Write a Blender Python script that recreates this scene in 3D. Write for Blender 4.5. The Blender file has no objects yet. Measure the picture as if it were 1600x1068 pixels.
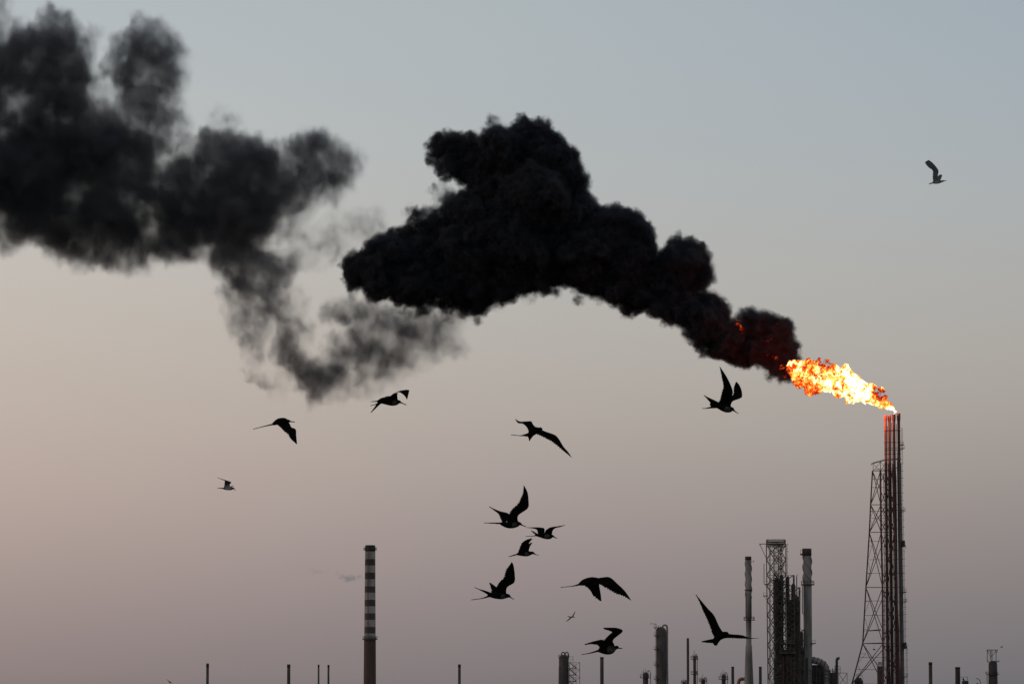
import bpy, bmesh, math, random
import numpy as np
from mathutils import Vector, Matrix
rng = np.random.default_rng(7); random.seed(7)
sc = bpy.context.scene
PI = math.pi

# ------------------------------------------------------------ camera
F = 6667.0          # focal length in photo pixels (1600 wide)
CAMZ = 10.0         # eye height on the harbour wall
HOR = 1130.0        # the horizon lies just under the frame
TH = math.atan((HOR - 534) / F)
cd = bpy.data.cameras.new('camera'); cam = bpy.data.objects.new('camera', cd)
sc.collection.objects.link(cam); sc.camera = cam
cd.sensor_width = 36; cd.lens = F * 36 / 1600; cd.clip_start = 1; cd.clip_end = 80000
cam.location = (0, 0, CAMZ); cam.rotation_euler = (PI / 2 + TH, 0, 0)

def U(px, py, Y):
    """a pixel of the photograph at distance Y metres -> world point"""
    x, y = (px - 800) / F, (534 - py) / F
    c, s = math.cos(TH), math.sin(TH)
    k = Y / (c - y * s)
    return Vector((x * k, Y, CAMZ + (s + y * c) * k))

# ------------------------------------------------------------ sky, dusk: dark band at the horizon, rose above it, pale blue on top
SKY_UP = .7
SUN_EL, SUN_AZ = 1.5, -100.0      # degrees; azimuth from +Y, negative = left of the camera
def lin(c):
    return tuple(((v / 255) / 12.92 if v / 255 <= 0.04045 else ((v / 255 + 0.055) / 1.055) ** 2.4) for v in c)
ROWS = [0, 150, 300, 450, 600, 750, 900, 1050]
SKY = dict(
 L=[(180,187,191),(187,191,191),(193,191,187),(197,189,180),(193,180,169),(187,169,160),(168,151,146),(142,128,127)],
 C=[(173,182,186),(175,182,185),(179,182,181),(183,180,175),(180,173,165),(170,158,153),(151,139,138),(128,121,123)],
 R=[(161,172,181),(165,175,181),(170,175,177),(173,172,169),(171,166,158),(156,147,143),(138,130,129),(114,112,116)])
w = bpy.data.worlds.new('World'); sc.world = w; w.use_nodes = True
nt = w.node_tree; N = nt.nodes; Lk = nt.links; N.clear()
out = N.new('ShaderNodeOutputWorld'); bg = N.new('ShaderNodeBackground'); Lk.new(bg.outputs[0], out.inputs[0])
tc = N.new('ShaderNodeTexCoord'); sx = N.new('ShaderNodeSeparateXYZ'); Lk.new(tc.outputs['Generated'], sx.inputs[0])
def M(op, a, b=None, c=None, tree=None):
    n = (tree or nt).nodes.new('ShaderNodeMath'); n.operation = op
    for i, v in enumerate((a, b, c)):
        if v is None: continue
        if isinstance(v, (int, float)): n.inputs[i].default_value = v
        else: (tree or nt).links.new(v, n.inputs[i])
    return n.outputs[0]
EMAX = 12.0
el = M('DIVIDE', M('ARCSINE', sx.outputs['Z']), math.radians(EMAX))
az = M('ARCTAN2', sx.outputs['X'], sx.outputs['Y'])
def ramp(cols):
    r = N.new('ShaderNodeValToRGB'); r.color_ramp.interpolation = 'B_SPLINE'
    st = [(math.degrees(math.atan((HOR - y) / F)) / EMAX, c) for y, c in zip(ROWS, cols)][::-1]
    d = cols[-1]
    st = [(0.0, tuple(v * 0.9 for v in d))] + st + [(1.0, tuple(v * 0.97 for v in cols[0]))]
    e = r.color_ramp.elements
    while len(e) < len(st): e.new(0.5)
    for k, (p, c) in enumerate(st):
        e[k].position = p; e[k].color = (*lin(c), 1)
    Lk.new(el, r.inputs[0]); return r.outputs[0]
def mixc(f, a, b):
    m = N.new('ShaderNodeMix'); m.data_type = 'RGBA'; Lk.new(f, m.inputs[0])
    for s, v in ((6, a), (7, b)):
        if isinstance(v, tuple): m.inputs[s].default_value = (*v, 1)
        else: Lk.new(v, m.inputs[s])
    return m.outputs[2]
def mrange(v, a, b, smooth=True):
    m = N.new('ShaderNodeMapRange'); m.interpolation_type = 'SMOOTHSTEP' if smooth else 'LINEAR'
    m.inputs[1].default_value = a; m.inputs[2].default_value = b; Lk.new(v, m.inputs[0]); return m.outputs[0]
AZ = math.atan(800 / F)
lc = mixc(mrange(az, -AZ * 1.05, 0.0, False), ramp(SKY['L']), ramp(SKY['C']))
band = mixc(mrange(az, 0.0, AZ * 1.05, False), lc, ramp(SKY['R']))
sky = N.new('ShaderNodeTexSky'); sky.sky_type = 'NISHITA'; sky.sun_disc = False
sky.sun_elevation = math.radians(SUN_EL); sky.sun_rotation = math.radians(SUN_AZ)
sky.air_density = 1.2; sky.dust_density = 3.0
sk = N.new('ShaderNodeVectorMath'); sk.operation = 'SCALE'; Lk.new(sky.outputs[0], sk.inputs[0]); sk.inputs[3].default_value = SKY_UP
hi = mrange(el, 1.0, 4.0)
full = mixc(hi, band, sk.outputs[0])
Lk.new(full, bg.inputs[0]); bg.inputs[1].default_value = 1.0

sl = bpy.data.lights.new('sun', 'SUN'); so = bpy.data.objects.new('sun', sl); sc.collection.objects.link(so)
sl.energy = 0.35; sl.angle = math.radians(4); sl.color = (1.0, 0.55, 0.38)
a = math.radians(SUN_AZ)
so.rotation_euler = Vector((math.sin(a), math.cos(a), math.tan(math.radians(SUN_EL + 2)))).to_track_quat('Z', 'Y').to_euler()
vs = sc.view_settings; vs.view_transform = 'Standard'; vs.look = 'None'; vs.exposure = 0; vs.gamma = 1
sc.cycles.max_bounces = 6; sc.cycles.volume_bounces = 0; sc.cycles.transparent_max_bounces = 48
sc.cycles.volume_max_steps = 512

# ------------------------------------------------------------ helpers
def tag(o, label=None, cat=None, group=None, kind=None):
    for k, v in (('label', label), ('category', cat), ('group', group), ('kind', kind)):
        if v: o[k] = v
    return o
def link(name, me, mats, parent=None):
    o = bpy.data.objects.new(name, me); sc.collection.objects.link(o)
    for m in (mats if isinstance(mats, (list, tuple)) else [mats]): me.materials.append(m)
    if parent is not None:
        o.parent = parent; o.location = -parent.location
    return o
def thing(name, loc, label, cat, group=None, kind=None):
    o = bpy.data.objects.new(name, None); sc.collection.objects.link(o)
    o.location = loc; o.empty_display_size = 0.5
    return tag(o, label, cat, group, kind)
# ------------------------------------------------------------ smoke: bodies of real volume built from warped puffs
def warp(P, amp, seed, L0=11.0, octs=4):
    """swirl points by a few octaves of smooth sine flow"""
    r = np.random.default_rng(seed); out = P.copy(); A = amp; L = L0
    for o in range(octs):
        D = np.zeros_like(out)
        for j in range(5):
            k = r.normal(size=3); k /= np.linalg.norm(k)
            d = np.cross(k, r.normal(size=3)); d /= np.linalg.norm(d)
            ph = r.uniform(0, 6.28)
            D += np.sin(out @ (k * 6.283 / (L * r.uniform(.7, 1.4))) + ph)[:, None] * d
        out = out + D * (A / 2.2); A *= 0.52; L *= 0.5
    return out
def smoke_body(name, puffs, Y, step, radius, npts, sigma, warp_amp, seed, res, sub, mat_fn, depth=0.55, voxel=1.6, clumps=1.0, fat=.88):
    s = Y / F
    r_ = np.random.default_rng(seed)
    C, R, W = [], [], []
    for p in puffs:
        px, py, pr = p[:3]; wgt = p[3] if len(p) > 3 else 1.0
        dz = p[4] if len(p) > 4 else r_.uniform(-.35, .35) * pr
        c = np.array(U(px, py, Y)) + np.array((0, dz * s, 0)); rr = pr * s
        C.append(c); R.append(rr * fat); W.append(wgt)
        for k in range(sub):                      # smaller billows over each puff
            d = r_.normal(size=3); d /= np.linalg.norm(d)
            q = r_.uniform(.22, .42) * rr
            C.append(c + d * (rr - q * .75)); R.append(q); W.append(wgt)
    C, R, W = np.array(C), np.array(R), np.array(W)
    vol = R ** 3 * np.clip(W, 0, 3)
    n = np.maximum(4, (npts * vol / vol.sum())).astype(int)
    idx = np.repeat(np.arange(len(C)), n)
    d = r_.normal(size=(len(idx), 3)); d /= np.linalg.norm(d, axis=1)[:, None]
    P = C[idx] + d * (R[idx] * r_.uniform(0, 1, len(idx)) ** (1 / 3))[:, None]
    per_m3 = npts / (vol.sum() * 4.19)
    org = np.array(U(np.mean([p[0] for p in puffs]), np.mean([p[1] for p in puffs]), Y))
    P = warp(P, warp_amp, seed + 5) - org
    # hull: warped spheres fused by a voxel remesh
    bm = bmesh.new()
    for c, rr in zip(C, R):
        bmesh.ops.create_icosphere(bm, subdivisions=2, radius=rr * 1.0 + radius * 1.7, matrix=Matrix.Translation(Vector(c)))
    me = bpy.data.meshes.new(name); bm.to_mesh(me); bm.free()
    co = np.empty(len(me.vertices) * 3, np.float32); me.vertices.foreach_get('co', co)
    co = warp(co.reshape(-1, 3).astype(float), warp_amp, seed + 5) - org
    me.vertices.foreach_set('co', co.astype(np.float32).ravel()); me.update()
    tmp = bpy.data.objects.new('tmp', me); sc.collection.objects.link(tmp)
    md = tmp.modifiers.new('r', 'REMESH'); md.mode = 'VOXEL'; md.voxel_size = voxel; md.use_smooth_shade = True
    dg = bpy.context.evaluated_depsgraph_get()
    hull = bpy.data.meshes.new_from_object(tmp.evaluated_get(dg))
    bpy.data.objects.remove(tmp); bpy.data.meshes.remove(me)
    nv = len(hull.vertices)
    hull.vertices.add(len(P))                      # the soot particles themselves, read by the Point Density node
    allco = np.empty((nv + len(P)) * 3, np.float32); hull.vertices.foreach_get('co', allco)
    allco[nv * 3:] = P.astype(np.float32).ravel(); hull.vertices.foreach_set('co', allco); hull.update()
    hull.name = name
    o = bpy.data.objects.new(name, hull); sc.collection.objects.link(o); o.location = org
    vg = o.vertex_groups.new(name='soot'); vg.add(list(range(nv, nv + len(P))), 1.0, 'REPLACE')   # hull corners carry no soot
    hull.materials.clear(); hull.materials.append(mat_fn(o, radius, per_m3, sigma, res, step, clumps))
    return o
def smoke_mat(col, thr=.02, big=(.12, 2.0), bend=5.0, fine=3.4, octaves=4.5, stretch=1.0, veil=(1, 1, 1)):
    def fn(o, radius, per_m3, sigma, res, step, clumps):
        m = bpy.data.materials.new(o.name + '_soot'); m.use_nodes = True; t = m.node_tree; n = t.nodes; l = t.links; n.clear()
        mo = n.new('ShaderNodeOutputMaterial')
        pv = n.new('ShaderNodeVolumePrincipled'); l.new(pv.outputs[0], mo.inputs['Volume'])
        rgb = n.new('ShaderNodeRGB'); rgb.outputs[0].default_value = (*veil, 1)
        tr = n.new('ShaderNodeBsdfTransparent'); l.new(rgb.outputs[0], tr.inputs[0]); l.new(tr.outputs[0], mo.inputs['Surface'])
        pd = n.new('ShaderNodeTexPointDensity'); pd.point_source = 'OBJECT'; pd.object = o; pd.space = 'WORLD'
        pd.vertex_color_source = 'VERTEX_WEIGHT'; pd.vertex_attribute_name = 'soot'; pd.radius = radius; pd.resolution = res; pd.interpolation = 'Linear'
        tco = n.new('ShaderNodeTexCoord'); geo = n.new('ShaderNodeNewGeometry')
        # fine curl: bend the lookup by noise
        nz = n.new('ShaderNodeTexNoise'); nz.inputs['Scale'].default_value = 1.0 / (radius * 2.2) ; nz.inputs['Detail'].default_value = octaves
        nz.inputs['Roughness'].default_value = 0.6
        ms = n.new('ShaderNodeMapping'); ms.inputs['Scale'].default_value = (1, 1, stretch); l.new(tco.outputs['Object'], ms.inputs[0]); l.new(ms.outputs[0], nz.inputs['Vector'])
        v1 = n.new('ShaderNodeVectorMath'); v1.operation = 'SUBTRACT'; l.new(nz.outputs['Color'], v1.inputs[0]); v1.inputs[1].default_value = (.5, .5, .5)
        v2 = n.new('ShaderNodeVectorMath'); v2.operation = 'SCALE'; l.new(v1.outputs[0], v2.inputs[0]); v2.inputs[3].default_value = bend * clumps
        v3 = n.new('ShaderNodeVectorMath'); v3.operation = 'ADD'; l.new(geo.outputs['Position'], v3.inputs[0]); l.new(v2.outputs[0], v3.inputs[1])
        l.new(v3.outputs[0], pd.inputs[0])
        # kernel sum at full packing ~ per_m3 * r^3 * k
        base = per_m3 * radius ** 3 * KERN
        D = M('DIVIDE', M('MULTIPLY', pd.outputs['Density'], pd.outputs['Color'], tree=t), base, tree=t)
        n2 = n.new('ShaderNodeTexNoise'); n2.inputs['Scale'].default_value = big[0]; n2.inputs['Detail'].default_value = 2.5; n2.inputs['Roughness'].default_value = .62
        mp = n.new('ShaderNodeMapping'); mp.inputs['Rotation'].default_value = (0, math.radians(-35), 0); mp.inputs['Scale'].default_value = (1, .8, 1.5)
        l.new(tco.outputs['Object'], mp.inputs[0]); l.new(mp.outputs[0], n2.inputs['Vector'])
        nb = M('MULTIPLY_ADD', M('SUBTRACT', n2.outputs['Fac'], .5, tree=t), big[1], 1.0, tree=t)
        nf = M('SUBTRACT', nz.outputs['Fac'], 0.5, tree=t)
        E = M('MULTIPLY', M('MULTIPLY', D, M('MAXIMUM', nb, .04, tree=t), tree=t), M('MULTIPLY_ADD', nf, fine, 1.0, tree=t), tree=t)
        E = M('SUBTRACT', E, thr, tree=t)
        dens = M('MULTIPLY', M('MAXIMUM', M('MINIMUM', E, 1.8, tree=t), 0.0, tree=t), sigma, tree=t)
        l.new(dens, pv.inputs['Density'])
        pv.inputs['Color'].default_value = (*col, 1); pv.inputs['Anisotropy'].default_value = 0.2
        m.cycles.volume_sampling = 'MULTIPLE_IMPORTANCE' if hasattr(m.cycles, 'volume_sampling') else m.cycles.volume_sampling
        m.cycles.volume_step_rate = step
        return m
    return fn
KERN = 1.0
RIGHT = [(1155,506,14),(1171,500,14.5),(1176,516,22),(1195,507,14),(1205,521,22),(1221,511,12),(1230,518,12),(1215,535,22),(1229,530,11),(1240,539,6.5),(1234,549,9),(1190,540,26),(1210,556,22),(1222,568,18),(1226,581,14),(1212,575,14),(1180,547,20),(1204,579,9,.4),(1219,590,7,.4),
 (1065,415,39),(1098,425,18),(1047,402,17),(1039,400,13),(1080,400,18),(1095,408,18),(1104,427,12),(1088,432,22),(1068,440,20),(1048,432,18),(1060,388,12),(1078,384,7,.5),
 (1095,474,20),(1110,484,22),(1123,484,15),(1080,490,26),(1105,510,28),(1060,482,24),(1045,490,17),(1048,462,18),(1090,515,24),(1125,515,23),(1110,534,23),(1135,530,27),(1140,545,20),(1160,545,25),(1165,556,14),(1120,547,13),(1062,505,9),(1040,500,10),
 (1003,462,18),(1020,472,20),(990,470,20),(985,480,15),(1030,482,18),(974,480,14),(1000,440,16,.7),(1025,428,15),(1032,445,17),(1012,430,13),(1236,562,14),(1231,546,14),(1222,553,18),(1085,462,10,.5),
 (990,350,22),(968,347,23),(1001,360,13),(1003,375,21),(1010,392,16),(985,398,38),(945,380,46),(930,430,38),(970,430,42),(955,460,24),
 (822,225,40),(852,250,42),(785,235,40),(815,200,18),(845,212,22),(735,228,24),(700,228,26),(682,228,18),(672,245,12),(700,258,26),(740,260,36),(888,285,32),(872,268,40),(908,292,14),(914,282,7,.6),(838,310,64),(785,310,60),(730,335,46),(895,335,44),(872,372,72),(800,380,74),(735,400,70),(690,345,30,.35),(655,350,26,.4),(690,300,20,.12),(640,330,12,.2),(685,400,58),(645,402,48),(600,408,42),(572,420,36),(556,425,24),(550,440,18),(595,440,36),(645,448,38),(700,455,38),(745,458,36),(730,482,18,.5),(790,435,40),(845,415,46),(900,402,52),(942,360,36),(925,458,16,.5),(860,448,14,.3),(890,452,13,.3),(660,474,18,.5),(660,482,12,.14),(700,490,12,.12),(745,490,12,.12),(780,478,10,.12),(820,462,14,.1),(870,458,12,.12),(905,470,10,.12),(640,490,16,.08),(610,392,30),(630,372,24,.7),(770,190,10,.4)]
LEFT = [(85,50,40,.75),(60,95,58,.75),(112,85,40,.7),(20,110,56,.5),(0,60,36,.3),(-20,20,40,.3),(30,60,30,.4),(95,125,48,.8),(30,170,60,.5),(-50,120,80,.6),(140,60,16,.4),(128,120,26,.5),
 (235,68,44,.42),(225,100,58,.42),(255,125,42,.42),(198,95,36,.4),(200,135,38,.35),(278,100,22,.25),(262,155,26,.25),(240,40,18,.4),(215,60,26,.4),(268,75,24,.35),(180,110,20,.3),(225,170,30,.3),(175,100,20,.2),(285,125,16,.15),
 (170,160,50,.16),(215,180,44,.22),(255,205,40,.3),(285,235,34,.3),(110,150,40,.35),
 (80,215,76),(150,225,68),(195,250,54),(40,280,85,.6),(110,320,88,.6),(180,320,74,.45),(230,345,68,.45),(60,335,56,.7),(0,330,66,.45),(-70,250,120,.6),(190,385,44,.6),(140,375,48,.7),(235,285,42,.8),(215,415,24,.3),(255,385,34,.6),(170,400,30,.35),(90,375,30,.5),
 (345,245,42),(370,222,24),(352,192,28,.2),(320,235,24),(305,280,50,.7),(385,270,56),(300,330,66,.9),(370,330,68),(410,310,48),(290,375,38,.8),(350,380,44,.8),(415,262,32,.8),(275,270,30,.4),(395,370,36,.6),
 (498,252,48,.6),(530,262,34,.5),(485,230,28,.6),(512,222,22,.5),(470,290,40,.5),(450,250,38,.7),(515,298,28,.35),(545,245,18,.25),(440,340,38,.4),(465,330,34,.22),(452,300,36,.6),
 (370,415,44,.75),(400,430,42,.6),(425,425,34,.4),(360,462,28,.45),(375,500,28,.4),(408,480,40,.55),(432,465,28,.3),(400,525,24,.25),(393,558,18,.35),(382,535,20,.32),(412,590,16,.28),(425,606,16,.1),(370,520,18,.3),(395,580,12,.25),
 (440,500,18,.5),(445,515,18,.7),(452,533,20,.9),(462,550,20,1.0),(472,568,22,1.1),(484,590,22,1.2),(491,612,15,.9),(215,165,40,.4),(245,190,36,.4),(262,225,30,.4),(570,352,30,.12),(530,370,40,.09),(440,420,30,.2),(455,470,24,.2),(455,555,26,.8),(478,578,32,1),(490,602,22,.8),(493,625,14,.5),(515,575,32,.7),(545,550,34,.7),(568,532,28,.5),(575,560,34,.3),(610,545,46,.2),(655,535,46,.14),(695,528,38,.15),(640,500,36,.22),(670,500,30,.2),(625,570,30,.12),(535,482,26,.6),(518,490,18,.45),(565,500,28,.6),(600,505,26,.35),(600,478,26,.3),(710,505,26,.1),(560,592,30,.16),(535,605,22,.2),(505,610,20,.35),(470,600,16,.35),(450,590,18,.1),(590,590,24,.1),
 (565,352,26,.10),(500,385,36,.07),(460,400,36,.12),(450,450,20,.14),(480,520,22,.14)]
RIGHT = [(p[0], p[1], p[2] * 1.13, *p[3:]) if p[0] > 960 else p for p in RIGHT]
right = smoke_body('smoke_plume', RIGHT, 1110, .022, 1.1, 380000, 1.0, .95, 3, 250, 10, smoke_mat((.10,.105,.125), big=(.10, 1.8), bend=5.2, fine=3.8, octaves=6))
tag(right, 'dense black smoke plume billowing from the burning flare stack', 'smoke')
LEFT = [(p[0], p[1], p[2] * 1.05, p[3] * 1.25) if len(p) > 3 and p[3] < .36 and p[0] > 430 else p for p in LEFT]
left = smoke_body('smoke_cloud', LEFT, 1130, .028, 1.6, 360000, .205, 1.8, 11, 240, 9, smoke_mat((.21,.212,.24), thr=.008, big=(.085, 2.6), bend=8, fine=3.6, octaves=5.5, stretch=.6), fat=.94)
tag(left, 'ragged dark smoke cloud with thin hanging wisps at the left', 'smoke')
wisp = smoke_body('steam_wisp', [(566,900,2.5),(560,899.5,4),(549,899,5.5),(541,901.5,6.5),(534,900,5),(527,897,4,.7),(515,895,4,.3),(503,893,4.5,.5),(494,893,5,.6),(489,890,4,.4)], 1215,   .03, .5, 9000, .27, .5, 21, 120, 3, smoke_mat((.55,.70,.84), thr=.01, big=(.3, 2), bend=2.5), voxel=.4)
tag(wisp, 'faint blue grey steam wisp drifting left of the striped chimney', 'steam')
# ------------------------------------------------------------ flame
from mathutils import noise as mn
YT = 1100.0
FL = [(1245,578,17),(1262,582,22),(1280,586,26),(1250,592,15),(1270,600,17),(1285,570,13),(1295,590,24),(1312,596,21),(1325,600,23),(1317,580,9),(1340,610,19),(1355,617,15),(1328,622,11),(1368,623,12),(1378,628,9.5),(1387,633,7),(1394,638,4.5),(1398.5,643,2.6),(1397,648,2.0),(1376,613,5),(1362,606,7),(1240,571,11),(1383,620,4),(1310,613,9)]
def flame_mesh(name, puffs, Y, dy, voxel, amp, L0, seed):
    s = Y / F; bm = bmesh.new()
    for px, py, pr in puffs:
        if name == 'flame': pr *= .90 if px < 1300 else .86
        c = U(px, py, Y + dy + random.uniform(-.25, .25) * pr * s)
        bmesh.ops.create_icosphere(bm, subdivisions=3, radius=pr * s, matrix=Matrix.Translation(c))
    me = bpy.data.meshes.new('t'); bm.to_mesh(me); bm.free()
    tmp = bpy.data.objects.new('tmp', me); sc.collection.objects.link(tmp)
    md = tmp.modifiers.new('r', 'REMESH'); md.mode = 'VOXEL'; md.voxel_size = voxel; md.use_smooth_shade = True
    out = bpy.data.meshes.new_from_object(tmp.evaluated_get(bpy.context.evaluated_depsgraph_get()))
    bpy.data.objects.remove(tmp); bpy.data.meshes.remove(me)
    off = Vector((seed * 13.1, 5.3, seed * 3.7))
    tip = U(1399, 646, Y)
    for v in out.vertices:
        p = v.co; k = min(1.0, (p - tip).length / (40 * s) + .12)
        d = mn.fractal((p + off) / L0, .7, 2.1, 5) * amp * k - .12 * amp
        v.co = p + v.normal * d + Vector(mn.turbulence_vector((p + off) / (L0 * 1.4), 3, False)) * amp * .5 * k
    out.name = name; return out
def flame_mat(name, strength, cool, tongues=False):
    m = bpy.data.materials.new(name); m.use_nodes = True; t = m.node_tree; n = t.nodes; l = t.links; n.clear()
    mo = n.new('ShaderNodeOutputMaterial'); em = n.new('ShaderNodeEmission'); mx = n.new('ShaderNodeMixShader'); tr = n.new('ShaderNodeBsdfTransparent')
    tco = n.new('ShaderNodeTexCoord')
    nz = n.new('ShaderNodeTexNoise'); nz.inputs['Scale'].default_value = .62; nz.inputs['Detail'].default_value = 5; nz.inputs['Roughness'].default_value = .6; nz.inputs['Distortion'].default_value = .6
    l.new(tco.outputs['Object'], nz.inputs['Vector'])
    at = n.new('ShaderNodeAttribute'); at.attribute_name = 'hotness'
    h = M('ADD', M('MULTIPLY_ADD', M('SUBTRACT', nz.outputs['Fac'], .5, tree=t), 2.3, .5, tree=t), M('SUBTRACT', at.outputs['Fac'], cool, tree=t), tree=t)
    lw = n.new('ShaderNodeLayerWeight'); lw.inputs[0].default_value = .32
    h2 = M('SUBTRACT', h, M('MULTIPLY', lw.outputs['Facing'], .46, tree=t), tree=t)
    r = n.new('ShaderNodeValToRGB'); e = r.color_ramp.elements
    st = [(0, (.05, .003, .001)), (.12, (.35, .008, .003)), (.24, (.9, .05, .008)), (.36, (1, .20, .02)), (.5, (1, .48, .07)), (.68, (1, .80, .28)), (.85, (1, .97, .78))]
    while len(e) < len(st): e.new(.5)
    for k, (p, c) in enumerate(st): e[k].position = p; e[k].color = (*c, 1)
    l.new(h2, r.inputs[0]); l.new(r.outputs[0], em.inputs[0])
    l.new(M('MULTIPLY_ADD', M('MAXIMUM', M('MINIMUM', h2, 1.0, tree=t), 0.0, tree=t), strength * 1.6, strength * .55, tree=t), em.inputs[1])
    a = n.new('ShaderNodeMapRange'); a.inputs[1].default_value = .0; a.inputs[2].default_value = .10; l.new(M('SUBTRACT', h2, .02, tree=t), a.inputs[0])
    l.new(a.outputs[0], mx.inputs[0]); l.new(tr.outputs[0], mx.inputs[1]); l.new(em.outputs[0], mx.inputs[2]); l.new(mx.outputs[0], mo.inputs[0])
    return m
fm = flame_mesh('flame', FL, YT, 0, .17, 1.15, 2.6, 1)
tip = U(1399, 646, YT)
fo = link('flame', fm, flame_mat('fire', 1.25, .63))
cool_spots = [(1290,562,14,.75),(1382,617,13,.85),(1370,610,9,.6),(1229,585,10,.4),(1248,606,10,.3),(1275,619,12,.3)]
att = fm.attributes.new('hotness', 'FLOAT', 'POINT')
ht = []
for v in fm.vertices:
    px = 800 + v.co.x / v.co.y * F; py = HOR - (v.co.z - CAMZ) / v.co.y * F
    t_ = (1400 - px) / 170
    hh = 1.0 - .33 * max(0, min(1, (t_ - .28) / .5))
    for cx, cy, cr, a_ in cool_spots:
        hh -= a_ * math.exp(-(((px - cx) ** 2 + (py - cy) ** 2) / cr ** 2))
    ht.append(hh)
att.data.foreach_set('value', ht)
org = Vector(U(1320, 600, YT))
fm.transform(Matrix.Translation(-org)); fo.location = org
tag(fo, 'bright yellow and orange flame blowing left from the flare pipes', 'flame')
tongues = [(1153,507,5.5),(1157,513,4),(1161,518,3.5)], [(1213,506,3),(1217,508,3)], [(1200,556,4),(1206,557,3.5),(1212,560,4)], [(1222,574,5),(1228,578,6),(1226,586,5)], [(1190,531,3.5),(1197,533,3),(1205,532,2.5)]
for k, tg in enumerate(tongues):
    tm = flame_mesh('flame_tongue', tg, YT - (5.2, 5, 7.5, 5, 6)[k], 0, .2, .6, 1.2, 3 + k)
    a2 = tm.attributes.new('hotness', 'FLOAT', 'POINT'); a2.data.foreach_set('value', [0.9] * len(tm.vertices))
    link('flame_tongue', tm, flame_mat('dull_fire', .3, 1.38 if k not in (0, 3) else 1.32), fo)
for nm, px, py, dy, col, en, rad in (('flame_glow', 1371, 636, -3.2, (1, .16, .045), 5000, 1.5), ('flame_glow', 1229, 564, -4.4, (1, .06, .025), 9500, 2.0)):
    ll = bpy.data.lights.new(nm, 'POINT'); lo = bpy.data.objects.new(nm, ll); sc.collection.objects.link(lo)
    ll.energy = en; ll.color = col; ll.shadow_soft_size = rad
    lo.parent = fo; lo.location = U(px, py, YT + dy) - org
# ------------------------------------------------------------ materials
def mat(name, c1, c2, scale=.6, rough=.75, streak=3.0, metal=0.0, spec=.3):
    m = bpy.data.materials.new(name); m.use_nodes = True; t = m.node_tree; n = t.nodes; l = t.links
    b = n['Principled BSDF']; b.inputs['Roughness'].default_value = rough; b.inputs['Metallic'].default_value = metal; b.inputs['Specular IOR Level'].default_value = spec
    tco = n.new('ShaderNodeTexCoord'); mp = n.new('ShaderNodeMapping'); mp.inputs['Scale'].default_value = (1, 1, 1 / streak)
    l.new(tco.outputs['Object'], mp.inputs[0])
    nz = n.new('ShaderNodeTexNoise'); nz.inputs['Scale'].default_value = scale; nz.inputs['Detail'].default_value = 6; nz.inputs['Roughness'].default_value = .65
    l.new(mp.outputs[0], nz.inputs['Vector'])
    r = n.new('ShaderNodeValToRGB'); e = r.color_ramp.elements
    e[0].position = .36; e[0].color = (*c1, 1); e[1].position = .64; e[1].color = (*c2, 1)
    l.new(nz.outputs['Fac'], r.inputs[0]); l.new(r.outputs[0], b.inputs['Base Color'])
    return m
m_rust = mat('rusted_red_steel', (.115,.05,.04), (.06,.034,.03), 1.2)
m_pipe_lit = mat('flame_lit_pipe', (.42,.15,.10), (.24,.09,.07), .9, .6)  # red light of the flame painted into the upper pipe colour
m_pipe_dark = mat('unlit_pipe', (.16,.06,.05), (.07,.035,.03), .9, .7)  # darker copy of the pipe colour, without the painted flame light
m_riser = mat('grey_riser', (.16,.14,.13), (.10,.085,.08), .7)
m_steel = mat('dark_steel', (.075,.065,.06), (.04,.035,.034), 1.0)
m_steel2 = mat('brown_steel', (.09,.075,.066), (.05,.042,.038), 1.0)
m_vessel = mat('dull_vessel_steel', (.085,.078,.074), (.045,.041,.04), .5)
m_clad = mat('weathered_grey_cladding', (.29,.275,.265), (.15,.14,.135), .45, .7, 5)
m_clad_dark = mat('sooted_cladding', (.06,.055,.052), (.035,.03,.03), .8)
m_white = mat('grimy_white_paint', (.32,.31,.29), (.19,.18,.17), .4, .8, 4)
m_band = mat('faded_red_paint', (.085,.06,.06), (.05,.038,.038), .35)
m_brick = mat('dark_brown_concrete', (.10,.062,.05), (.055,.045,.042), .25, .9, 8)
m_pole = mat('blue_grey_pole', (.09,.10,.11), (.05,.055,.06), .8)
m_black = mat('black_cap', (.03,.028,.028), (.02,.019,.019), 1)
m_orange = mat('faded_orange_paint', (.30,.14,.09), (.17,.09,.06), .7)
m_tank = mat('pale_tank_paint', (.42,.42,.40), (.30,.30,.29), .7)

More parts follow.
